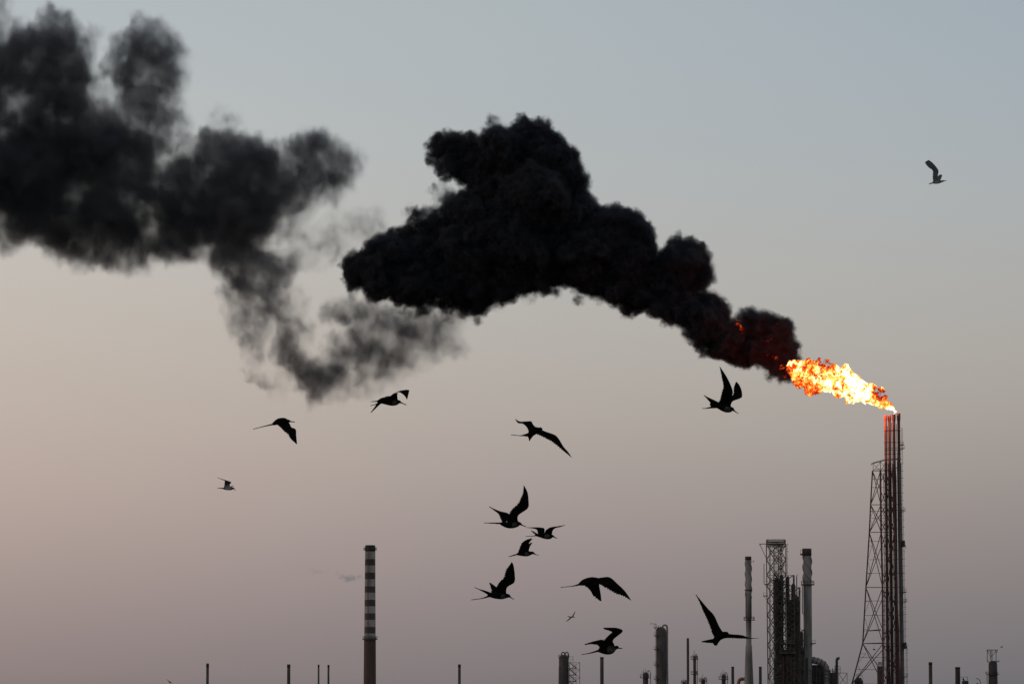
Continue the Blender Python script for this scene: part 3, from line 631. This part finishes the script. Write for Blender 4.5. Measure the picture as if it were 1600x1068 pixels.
for x in (1212.5, 1218.5, 1221.5, 1202): g.bar((x, 851), (x, 1188), .75, .6, n=6)
g.build('stair', m_steel, r)
g = Geo(Y); g.bar((1187, 849.4), (1198, 849), 1.5, -1); g.bar((1187.4, 850), (1197, 871), 1.2, -1); g.bar((1187, 848), (1187, 852), .8, -1); g.build('side_arm', m_steel2, r)
g = Geo(Y)
for y, rr, cx in ((874, 12, 1217), (898, 10, 1222), (914, 13, 1209), (934, 9, 1198), (960, 10, 1206), (983, 10, 1206), (1007, 16, 1214), (1030, 16, 1214)): g.box(cx - rr, y, cx + rr, y + .8, -3, 2)
for y, x in ((912, 1194.5), (930, 1192.8)):
    g = Geo(Y); g.box(x, y, x + 6, y + .9, -2.5, 1); g.bar((x, y), (x, y - 5), .6, -2.2); g.bar((x, y - 4.6), (x + 5, y - 4.6), .5, -2.2); g.bar((x + .5, y + 1), (x + 4, y + 5), .7, -1); g.build('side_platform', m_steel, r)
for a_ in ((1193.8, 880, 912, -1.5, 1.2), (1229.6, 850, 898, -1.5, 1.6, 1), (1223, 874, 914, -2.6, 1.6, 1)): Geo(Y).ladder(*a_).build('ladder', m_steel, r)
g = Geo(Y)
for x0, x1, yt in ((1209.4, 1241, 898), (1227.9, 1250, 917), (1227.9, 1257.6, 983)):
    q0 = lambda y, a=x0: (a, -2.6); q1 = lambda y, a=x1: (a, -2.4); q2 = lambda y, a=x1: (a - 1.5, 3); q3 = lambda y, a=x0: (a, 3)
    lv = [yt] + [y for y in (917, 934, 950, 966, 983, 1000, 1012, 1028, 1044, 1060, 1090, 1188) if y > yt + 8]
    g.lattice([q0, q1, q2, q3], lv, 1.4, .95)
g.build('pipe_frame', m_steel2, r)
for px, w_, yt in ((1214.2, 8.5, 905), (1221.4, 5, 900), (1231, 5, 902), (1239.5, 7, 914), (1246, 5.6, 934), (1252, 5, 988), (1235.6, 3, 940), (1242.5, 5, 985), (1249, 5, 1000)):
    g = Geo(Y); g.col(px, [(yt - 3, w_ * .2), (yt - 1, w_ * .42), (yt + 1, w_ / 2), (1030, w_ / 2), ('ground', w_ / 2)], 1.2, 18)
    for y in range(int(yt) + 12, 1060, 22): g.col(px, [(y, w_ / 2 + .5), (y + 1, w_ / 2 + .5)], 1.2, 18)
    g.build('vessel', m_clad_dark if px < 1217 else m_steel, r)
rr_ = random.Random(5)
g = Geo(Y)
for k in range(38):
    x = rr_.uniform(1208, 1250); yt = 900 + max(0, x - 1228) * 1.2 + rr_.uniform(0, 40); yb = yt + rr_.uniform(30, 120); dd = rr_.uniform(-2.4, 0)
    g.bar((x, yt), (x, min(yb, 1062)), rr_.uniform(.5, 1.1), dd, n=6)
    if k % 2: g.bar((x, yt), (x + rr_.uniform(-7, 7), yt), .7, dd, n=6)
g.build('vertical_pipes', m_vessel, r)
g = Geo(Y)
for k in range(60):
    x = rr_.uniform(1210, 1252); y = rr_.uniform(925 if x < 1240 else 990, 1066); dd = rr_.uniform(-2.6, .5); w_ = rr_.uniform(1.5, 5)
    Geo(Y).box(x, y, x + w_, y + rr_.uniform(1, 3.4), dd - .3, dd + .3).build('equipment_box', rr_.choice([m_steel, m_vessel, m_steel2, m_riser, m_clad_dark]), r)
g = Geo(Y); g.box(1210.5, 1027, 1262, 'ground', -1.2, 3); g.box(1216, 1014, 1256, 1027, 0, 2.6); g.build('lower_housing', m_clad_dark, r)
g = Geo(Y); g.bar((1244.8, 900), (1244.8, 1020), 1.5, -1, n=8); g.bar((1244.8, 900), (1246, 896.5), 1.0, -1, n=8); g.build('vent_pipe', m_steel, r)
for y, x0, x1 in ((1004, 1219, 1241), (1019, 1218, 1242)):
    g = Geo(Y); g.box(x0, y, x1, y + 1.6, -3.6, 3.4)
    for x in range(x0, x1 + 1, 3): g.bar((x, y), (x, y - 5), .45, -3.5)
    g.bar((x0, y - 5), (x1, y - 5), .5, -3.5); g.bar((x0, y - 2.6), (x1, y - 2.6), .4, -3.5); g.build('service_deck', m_steel2, r)
g = Geo(Y)
for x, y in ((1224, 1024), (1230, 1022), (1236, 1026)): g.bar((x, y), (x, 1188), 2.6, -2.2, n=10)
g.build('insulated_riser', m_rust, r)

# ------------------------------------------------------------ furnace hall with curved flue beside the thick stack
Y = 1102
r = root('furnace_block', 1282, Y, 'dark furnace block with a fat curved flue at the foot of the thick grey stack', 'furnace')
g = Geo(Y); g.tube([g.P(1263, 1030, -2), g.P(1270, 1030.5, -2), g.P(1279, 1032.5, -2), g.P(1286.5, 1036.5, -2), g.P(1291, 1042.5, -2), g.P(1292, 1050, -2), g.P(1292, 1075, -2)], [a * g.s for a in (5.5, 5.4, 5.3, 5.2, 5, 4.6, 4.6)], 20); g.build('flue', m_clad, r)
g = Geo(Y)
for x, y in ((1270, 1030.5), (1276, 1031.6), (1282, 1034), (1287.5, 1037.6)): g.tube([g.P(x, y, -2), g.P(x + .9, y + .35, -2)], 5.9 * g.s, 20)
g.build('flue_ring', m_steel, r)
g = Geo(Y); g.box(1258, 1050, 1308, 'ground', -1, 6); g.box(1262, 1038, 1288, 1050, 0, 5); g.build('housing', m_clad_dark, r)
g = Geo(Y)
for x, y0 in ((1265,1038),(1271,1042),(1276,1040),(1281,1043),(1297,1046),(1301,1043),(1303,1047),(1260,1034),(1286,1046)): g.bar((x, y0), (x, 1075), rr_.uniform(.8, 2.2), -2.6, n=8)
for y in (1047, 1052, 1058, 1063): g.bar((1258, y), (1309, y + rr_.uniform(-.6, .6)), .9, -3, n=6)
g.build('pipework', m_steel2, r)
g = Geo(Y)
for y, x0, x1 in ((1050, 1256, 1312),):
    for x in range(x0, x1, 4): g.bar((x, y), (x, y - 4.6), .4, -3.4)
    g.bar((x0, y - 4.6), (x1, y - 4.6), .45, -3.4)
g.build('railing', m_steel, r)
r = root('gooseneck_vent', 1307.5, Y + 4, 'dark gooseneck vent pipe with a caged platform beside the braced frame', 'vent')
g = Geo(Y + 4); g.tube([g.P(1307.4, GY), g.P(1307.4, 1034)] + [g.P(1310 - math.cos(a) * 2.6, 1031 - math.sin(a) * 3.4) for a in [PI / 2 * k / 5 for k in range(6)]] + [g.P(1311.8, 1028)], [2.1 * g.s] * 8 + [2.3 * g.s], 14); g.build('neck', m_clad_dark, r)
g = Geo(Y + 4)
for x in (1303.5, 1305, 1311, 1313.5): g.bar((x, 1036 + (x % 2) * 3), (x, 1052), .6)
for y in (1040, 1045, 1049): g.bar((1303, y), (1314, y), .6)
g.build('cage', m_steel, r)
r = root('braced_frame', 1317, Y + 2, 'low open steel frame with one large cross brace left of the flare tower', 'frame')
g = Geo(Y + 2)
for dd in (-1.5, 2):
    for p, q in (((1300,1050.6),(1324,1050.6)),((1323.6,1050.6),(1323.6,1188)),((1310.5,1050.6),(1310.5,1188)),((1311,1052),(1323,1070)),((1323,1052),(1311,1070)),((1310.5,1070),(1323.6,1070))): g.bar(p, q, 1.0, dd)
for x in (1310.5, 1323.6): g.bar((x, 1050.6), (x, 1050.6), .9, -1.5, 2)
g.build('frame', m_steel, r)

# ------------------------------------------------------------ column with an open head frame, far right
Y = 1145
r = root('framed_column', 1550, Y, 'dark column with an open frame on its head, rightmost in the row', 'column')
Geo(Y).col(1550, [(1031.4, 2), (1033, 5), (1036, 6.7), (1068, 7.2), ('ground', 7.3)], 0, 28).build('shell', m_clad_dark, r)
g = Geo(Y); h0 = lambda y: (1542.6, -1); h1 = lambda y: (1556.4, -1); h2 = lambda y: (1556.4, 1.4); h3 = lambda y: (1542.6, 1.4)
g.lattice([h0, h1, h2, h3], [1014.6, 1033.5], 1.1, .5, 'N', horiz=True)
g.bar((1541.5, 1014.6), (1559, 1014.6), 1.5, -1); g.bar((1548.4, 1014.6), (1548.4, 1032), 1.6, 0); g.bar((1550.4, 1014.6), (1550.4, 1032), .8, 0)
for a_, b_ in (((1542.6,1015),(1548,1026)),((1556.4,1015),(1551,1024)),((1543,1033),(1556,1033)),((1546,1015),(1549,1022)),((1559,1015),(1556.6,1020))): g.bar(a_, b_, .8, -1)
g.build('head_frame', m_steel, r)
g = Geo(Y); g.box(1555, 1032, 1561.2, 1033, -1, 1); g.bar((1560.8, 1032), (1560.8, 1028.6), .5); g.bar((1556, 1036), (1559, 1033), .6); g.build('side_platform', m_steel, r)
Geo(Y).deck(1549.6, 1052.5, 10.2, 0, 3.6, 14, .9).build('gallery', m_steel, r)
Geo(Y).ladder(1540.9, 1052, 1190, -1, 1.3).build('ladder', m_steel, r)
r = root('loading_crane', 1505, Y, 'low dark machine under a small frame right of the thick black stack', 'machine')
g = Geo(Y); g.box(1503, 1063, 1512, 'ground', -1, 1); g.bar((1504, 1060), (1509, 1065), 2.6); g.bar((1505, 1058.5), (1507, 1064), 2, 0); g.bar((1509, 1062.5), (1513, 1067), 2); g.build('machine_body', m_clad_dark, r)
g = Geo(Y); g.bar((1501, 1056.8), (1511.6, 1056.8), .8); g.bar((1511.6, 1056.8), (1511.6, 1075), .9); g.bar((1502.4, 1056.8), (1502.4, 1059), .6); g.build('frame', m_steel, r)
r = root('curved_pipe', 1530, Y, 'thin curved pipe end between the low machine and the rightmost column', 'pipe')
g = Geo(Y); g.tube([g.P(1525, 1059.2), g.P(1528, 1059.4), g.P(1530.4, 1061.4), g.P(1532, 1065), g.P(1532.2, 1070), g.P(1532.2, GY)], .5 * g.s, 8); g.build('pipe_run', m_steel, r)
g = Geo(Y); g.col(1525.6, [(1066, .9), (1067, 1.4), ('ground', 1.4)], 0, 10); g.build('valve', m_steel, r)
# ------------------------------------------------------------ birds
m_bird = mat('black_feathers', (.006,.0055,.005), (.003,.003,.003), 6, .9, 1, spec=.02)
m_breast = mat('pale_breast_feathers', (.06,.057,.053), (.02,.02,.02), 9, .9, 1, spec=.05)
m_gull = mat('grey_wing_feathers', (.035,.035,.035), (.02,.02,.02), 9, .8, 1)
m_gull2 = mat('soft_grey_feathers', (.13,.135,.14), (.08,.083,.086), 9, .9, 1, spec=.02)
m_gullb = mat('white_gull_feathers', (.22,.22,.22), (.14,.14,.14), 9, .8, 1)
def crom(P, n):
    out = []
    for i in range(len(P) - 1):
        p0 = P[max(0, i - 1)]; p1 = P[i]; p2 = P[i + 1]; p3 = P[min(len(P) - 1, i + 2)]
        for k in range(n):
            t = k / n; out.append(.5 * ((2 * p1) + (p2 - p0) * t + (2 * p0 - 5 * p1 + 4 * p2 - p3) * t * t + (3 * p1 - p0 - 3 * p2 + p3) * t ** 3))
    out.append(P[-1]); return out
def bird(name, crop, D, spine, tails, wings, label, cat='bird', breast=None, mats=None, group=None, voxel=None, serr=.055, dscale=1.0):
    ox, oy, scl = crop
    sm = D / F / scl                         # metres per traced unit
    def P(x, y, d): return U(ox + x / scl, oy + y / scl, D + d * sm)
    vox = voxel or max(.011, .35 * D / F)
    rmin = vox * .95
    bm = bmesh.new()
    def tube(pts, rad, n=12, flat=1.0):
        rings = []
        for i, p in enumerate(pts):
            t = (pts[min(i + 1, len(pts) - 1)] - pts[max(i - 1, 0)]).normalized()
            a = Vector((0, 1, 0)); a = (a - t * a.dot(t)).normalized(); b = t.cross(a)
            rings.append([bm.verts.new(p + a * math.cos(2 * PI * k / n) * max(rad[i] * flat, rmin) + b * math.sin(2 * PI * k / n) * max(rad[i], rmin)) for k in range(n)])
        for a, b in zip(rings, rings[1:]):
            for k in range(n): bm.faces.new((a[k], a[(k + 1) % n], b[(k + 1) % n], b[k]))
        bm.faces.new(rings[0][::-1]); bm.faces.new(rings[-1])
    sp = [Vector((x, y, r_)) for x, y, r_ in spine]; sp = crom(sp, 5)
    tube([P(v.x, v.y, 0) for v in sp], [v.z * sm * 1.14 for v in sp])
    for j, tl in enumerate(tails):
        q = crom([Vector((x, y, w_ / 2)) for x, y, w_ in tl], 4)
        tube([P(v.x, v.y, (j - .5 * (len(tails) - 1)) * 12 * i / len(q)) for i, v in enumerate(q)], [v.z * sm * 1.3 for v in q], 10, .45)
    for side, st in wings:
        Ls = crom([Vector((*a, 0)) for a, b in st], 7); Ts = crom([Vector((*b, 0)) for a, b in st], 7)
        cmax = max((a - b).length for a, b in zip(Ls, Ts)); tot = len(Ls) - 1
        rings = []
        for i, (a, b) in enumerate(zip(Ls, Ts)):
            f = i / tot; ch = (b - a); a = a - ch * .05; b = b + ch * .07; ch = (b - a)
            if f > .35 and i % 2: b = a + ch * (1 - serr * (1.6 if f > .7 else 1))     # feather tips
            dep = side * (cmax * 1.25 * dscale) * (f ** .9)
            A = P(a.x, a.y, dep - side * 0); B = P(b.x, b.y, dep + side * .10 * cmax)
            c = (B - A); cl = c.length; nrm = Vector((0, 1, 0)); nrm = (nrm - c * (nrm.dot(c) / max(cl * cl, 1e-9))).normalized()
            prof = [(0, 0), (.08, .055), (.3, .09), (.6, .06), (1, 0), (.6, -.012), (.3, -.02), (.08, -.03)]
            rings.append([bm.verts.new(A + c * u + nrm * ((vv * cl) + (rmin * .8 if 0 < q < 4 else -rmin * .8 if q > 4 else 0))) for q, (u, vv) in enumerate(prof)])
        for a, b in zip(rings, rings[1:]):
            for k in range(8): bm.faces.new((a[k], a[(k + 1) % 8], b[(k + 1) % 8], b[k]))
        bm.faces.new(rings[0][::-1]); bm.faces.new(rings[-1])
    bmesh.ops.recalc_face_normals(bm, faces=bm.faces)
    me = bpy.data.meshes.new('t'); bm.to_mesh(me); bm.free()
    tmp = bpy.data.objects.new('tmp', me); sc.collection.objects.link(tmp)
    md = tmp.modifiers.new('r', 'REMESH'); md.mode = 'VOXEL'; md.voxel_size = vox; md.use_smooth_shade = True
    m2 = bpy.data.meshes.new_from_object(tmp.evaluated_get(bpy.context.evaluated_depsgraph_get()))
    bpy.data.objects.remove(tmp); bpy.data.meshes.remove(me); m2.name = name
    ms = mats or [m_bird, m_breast]
    o = link(name, m2, ms)
    if breast:
        c = P(breast[0], breast[1], 0); rr = breast[2] * sm
        for p in m2.polygons:
            q = p.center - c
            if (q.x ** 2 + q.z ** 2) ** .5 < rr * (1 + .25 * mn.noise(p.center * 40)): p.material_index = 1
    mid = P(*spine[len(spine) // 2][:2], 0)
    m2.transform(Matrix.Translation(-mid)); o.location = mid
    return tag(o, label, cat, group)
C4 = (740, 750, 8.2125); C5 = (720, 870, 5.714); C1 = (380, 590, 5.333)
GR = 'black fork-tailed seabirds in flight'
W = lambda *a: [(a[i], a[i + 1]) for i in range(0, len(a), 2)]
bird('frigatebird', (1080, 560, 10.68), 104, [(420,775,34),(500,795,58),(590,828,64),(645,845,48),(690,840,26),(708,862,14),(745,888,8),(790,918,5)],
 [[(440,765,70),(350,715,62),(290,670,36),(208,608,8)],[(440,795,50),(320,815,28),(240,830,14),(180,828,5)],[(430,780,70),(340,765,50),(308,765,20)]],
 [(-1, W((655,800),(450,740),(672,640),(490,640),(690,545),(530,465),(640,400),(512,360),(565,260),(490,250),(476,130),(472,128))),
  (1, W((650,800),(590,680),(690,712),(650,640),(800,668),(675,615),(846,630),(700,560),(838,530),(705,480),(800,435),(722,420),(756,384),(748,384)))],
 'black bird with both wings raised, just below the smoke plume', breast=(600,858,55), group=GR)
bird('frigatebird', C4, 101, [(350,552,18),(430,572,34),(500,572,38),(560,560,32),(592,556,19),(620,572,8),(680,597,5)], [[(370,550,22),(240,548,14),(130,543,5)]],
 [(-1, W((570,540),(430,545),(570,450),(465,405),(690,358),(560,300),(704,270),(600,225),(690,150),(630,140),(645,62),(638,62))),
  (1, W((490,500),(370,545),(440,425),(345,500),(340,395),(315,435),(260,362),(255,385),(197,333),(195,338)))],
 'black bird with one wing straight up, highest of the tight trio in the centre', breast=(530,578,36), group=GR)
bird('frigatebird', C4, 118, [(790,698,12),(850,705,22),(930,722,28),(980,722,26),(1012,714,15),(1038,728,7),(1075,745,4)], [[(810,692,22),(770,665,18),(735,642,5)],[(810,706,14),(740,715,7),(660,718,4)]],
 [(-1, W((1002,700),(905,700),(1015,642),(922,642),(1050,612),(985,598),(1110,598),(1085,583),(1180,574),(1176,570))),
  (1, W((905,700),(825,700),(908,625),(815,645),(885,607),(795,628),(790,600),(755,618),(680,604),(678,608)))],
 'black bird flapping level wings, rightmost of the tight trio in the centre', breast=(945,722,34), group=GR, dscale=.7)
bird('frigatebird', C4, 120, [(560,944,14),(620,942,25),(690,942,28),(740,930,19),(766,932,14),(790,947,6),(838,960,4)], [[(570,943,16),(500,964,14),(445,980,6)]],
 [(-1, W((712,920),(560,945),(700,850),(585,875),(715,795),(615,800),(750,752),(660,762),(756,738),(730,738))), (1, W((705,905),(640,900),(722,850),(680,830),(756,798),(735,795)))],
 'black bird with raised hooked wings, lowest of the tight trio in the centre', breast=(680,950,28), group=GR)
bird('frigatebird', C5, 103, [(240,334,14),(300,338,26),(360,348,24),(400,344,20),(427,345,14),(446,358,5),(475,377,3)], [[(255,325,24),(205,302,16),(160,285,7),(122,267,5)],[(255,345,18),(190,366,8),(92,380,3)]],
 [(-1, W((405,340),(305,300),(410,270),(330,240),(475,222),(380,180),(480,150),(400,110),(470,70),(430,70),(456,42),(452,42))), (1, W((350,320),(275,325),(318,268),(266,280),(258,222),(252,228)))],
 'black bird with a deeply forked tail and one tall wing, above the small white bird', breast=(380,356,24), group=GR)
bird('frigatebird', C5, 100, [(1060,240,12),(1100,225,26),(1150,215,32),(1195,204,26),(1215,195,14),(1230,198,5)], [[(1075,236,22),(1010,255,9),(890,268,3)]],
 [(-1, W((1180,195),(1130,265),(1260,181),(1235,243),(1330,182),(1310,290),(1400,240),(1380,330),(1465,302),(1450,355),(1521,382),(1516,385))),
  (1, W((1225,205),(1100,245),(1236,265),(1150,297),(1248,330),(1180,350),(1256,392),(1238,390)))],
 'black bird with both wings swept down, above and left of the dark mast', group=GR, serr=.13)
bird('gull', C5, 330, [(962,530,3),(985,533,6),(1002,532,5),(1020,538,2)], [[(968,530,8),(952,526,5)]],
 [(-1, W((1003,528),(984,535),(1014,508),(1002,508),(1025,480),(1018,480))), (1, W((992,538),(974,536),(968,558),(956,554),(938,577),(935,575)))],
 'tiny white and dark bird banking between the larger black birds', mats=[m_gull, m_gullb], breast=(990,533,14), voxel=.03, serr=0)
bird('frigatebird', C5, 102, [(1230,828,16),(1290,832,30),(1340,832,28),(1375,810,17),(1396,803,14),(1412,811,5),(1443,812,4)], [[(1240,830,18),(1150,855,9),(1075,868,4)]],
 [(-1, W((1375,825),(1240,835),(1368,780),(1255,775),(1360,735),(1285,728),(1442,662),(1325,685),(1400,632),(1340,668),(1340,627),(1310,655),(1272,628),(1272,640))),
  (1, W((1320,820),(1240,835),(1275,740),(1225,790),(1190,748),(1165,778),(1105,775),(1105,785)))],
 'black bird with a pale breast and folded-back wings, lowest of the flock', breast=(1345,828,40), group=GR)
bird('frigatebird', (1070, 910, 9.708), 88, [(465,950,14),(475,885,40),(505,825,50),(565,795,48),(630,775,36),(660,757,20)], [[(450,878,60),(350,885,40),(255,890,16)],[(465,900,70),(470,945,40)]],
 [(-1, W((590,770),(430,810),(520,660),(385,680),(440,490),(318,520),(350,390),(268,420),(250,270),(222,300),(166,172),(164,174))),
  (1, W((600,760),(500,860),(710,778),(650,840),(860,790),(840,848),(975,826),(955,848),(1130,838),(1125,843)))],
 'black bird crossing the swirled grey stack with one long wing held up left', group=GR, serr=.03)
bird('frigatebird', (780, 640, 13.333), 96, [(635,590,30),(665,500,60),(735,432,72),(815,412,46),(868,393,28),(905,405,8)], [[(650,510,80),(540,527,44),(430,535,16),(240,518,5)],[(650,520,90),(628,650,12)]],
 [(1, W((790,400),(620,480),(700,300),(600,430),(668,240),(565,365),(560,238),(480,295),(430,240),(390,280),(335,188),(333,205))),
  (-1, W((830,390),(720,490),(960,450),(850,540),(1150,520),(1010,620),(1240,605),(1155,715),(1340,765),(1290,825),(1440,880),(1400,915),(1512,990),(1506,992)))],
 'black bird banking with its right wing stretched down right, above the trio', group=GR)
bird('frigatebird', C1, 104, [(1120,202,12),(1170,190,25),(1230,203,26),(1270,204,23),(1300,200,13),(1320,209,5),(1362,226,3.5)], [[(1150,198,16),(1110,196,10),(1060,199,4)],[(1140,206,14),(1100,222,7),(1058,233,3)],[(1140,208,18),(1100,248,14),(1062,292,5)]],
 [(-1, W((1285,195),(1150,185),(1284,140),(1215,152),(1305,122),(1265,118),(1345,150),(1345,96),(1366,182),(1388,93))), (1, W((1270,190),(1150,178),(1240,160),(1170,155),(1230,150),(1195,150)))],
 'black bird with a hooked wing, just under the hanging smoke wisps', breast=(1265,212,26), group=GR)
bird('frigatebird', C1, 104, [(248,386,10),(290,366,23),(330,362,27),(362,365,23),(382,360,11),(396,364,5),(432,367,3.5)], [[(260,384,14),(180,402,8),(82,427,4)]],
 [(-1, W((385,380),(275,380),(402,412),(335,440),(436,430),(372,475),(442,490),(395,515),(450,552),(440,550))), (1, W((370,362),(260,372),(340,344),(290,350),(318,340),(300,342)))],
 'black bird with one wing hanging straight down, leftmost of the large birds', group=GR)
bird('gull', (320, 730, 10), 110, [(270,322,8),(330,332,17),(400,332,19),(440,324,14),(456,330,10),(466,342,5),(480,358,4)], [[(285,324,18),(240,322,12),(195,320,8)]],
 [(-1, W((398,315),(296,310),(390,262),(303,255),(412,228),(305,208),(330,196),(285,198),(195,155),(192,160))), (1, W((425,300),(380,298),(460,278),(425,284),(492,270),(485,268)))],
 'small pale-bodied gull with dark wings, alone at the left', mats=[m_gull, m_gullb], breast=(365,320,48), group=None, dscale=.6)
bird('gull', (1430, 240, 17.8), 97, [(470,815,14),(560,806,34),(650,795,35),(740,770,26),(800,760,17),(845,753,8),(875,748,5)], [[(490,812,36),(430,830,30),(370,852,14)]],
 [(-1, W((665,775),(490,790),(625,640),(480,640),(645,480),(480,480),(565,350),(385,405),(465,245),(300,320),(370,175),(260,240))), (1, W((690,760),(590,780),(730,670),(620,630),(755,590),(690,575)))],
 'grey gull with raised wings alone in the blue upper right sky', mats=[m_gull2, m_gullb], breast=(600,815,60), serr=.03, dscale=.7)
bird('gull', (240, 1040, 32), 240, [(770,850,8),(805,800,20),(850,770,10)], [[(790,820,20),(768,850,8)]],
 [(1, W((830,780),(780,810),(720,690),(700,715),(590,615),(588,620))), (-1, W((830,770),(790,820),(920,820),(900,850),(995,900),(985,905)))],
 'tiny bird with drooping wings cut by the bottom edge at the far left', mats=[m_gull, m_gullb], voxel=.03, serr=0)
bird('gull', (1550, 1000, 53.3), 420, [(690,590,8),(780,535,32),(850,490,36),(905,450,12)], [[(760,550,20),(680,600,8)]],
 [(-1, W((870,480),(780,560),(900,560),(850,580),(900,590),(880,592))), (1, W((860,470),(780,520),(900,420),(860,430)))],
 'tiniest bird, a dark speck above the rightmost column', mats=[m_gull, m_gullb], voxel=.04, serr=0)
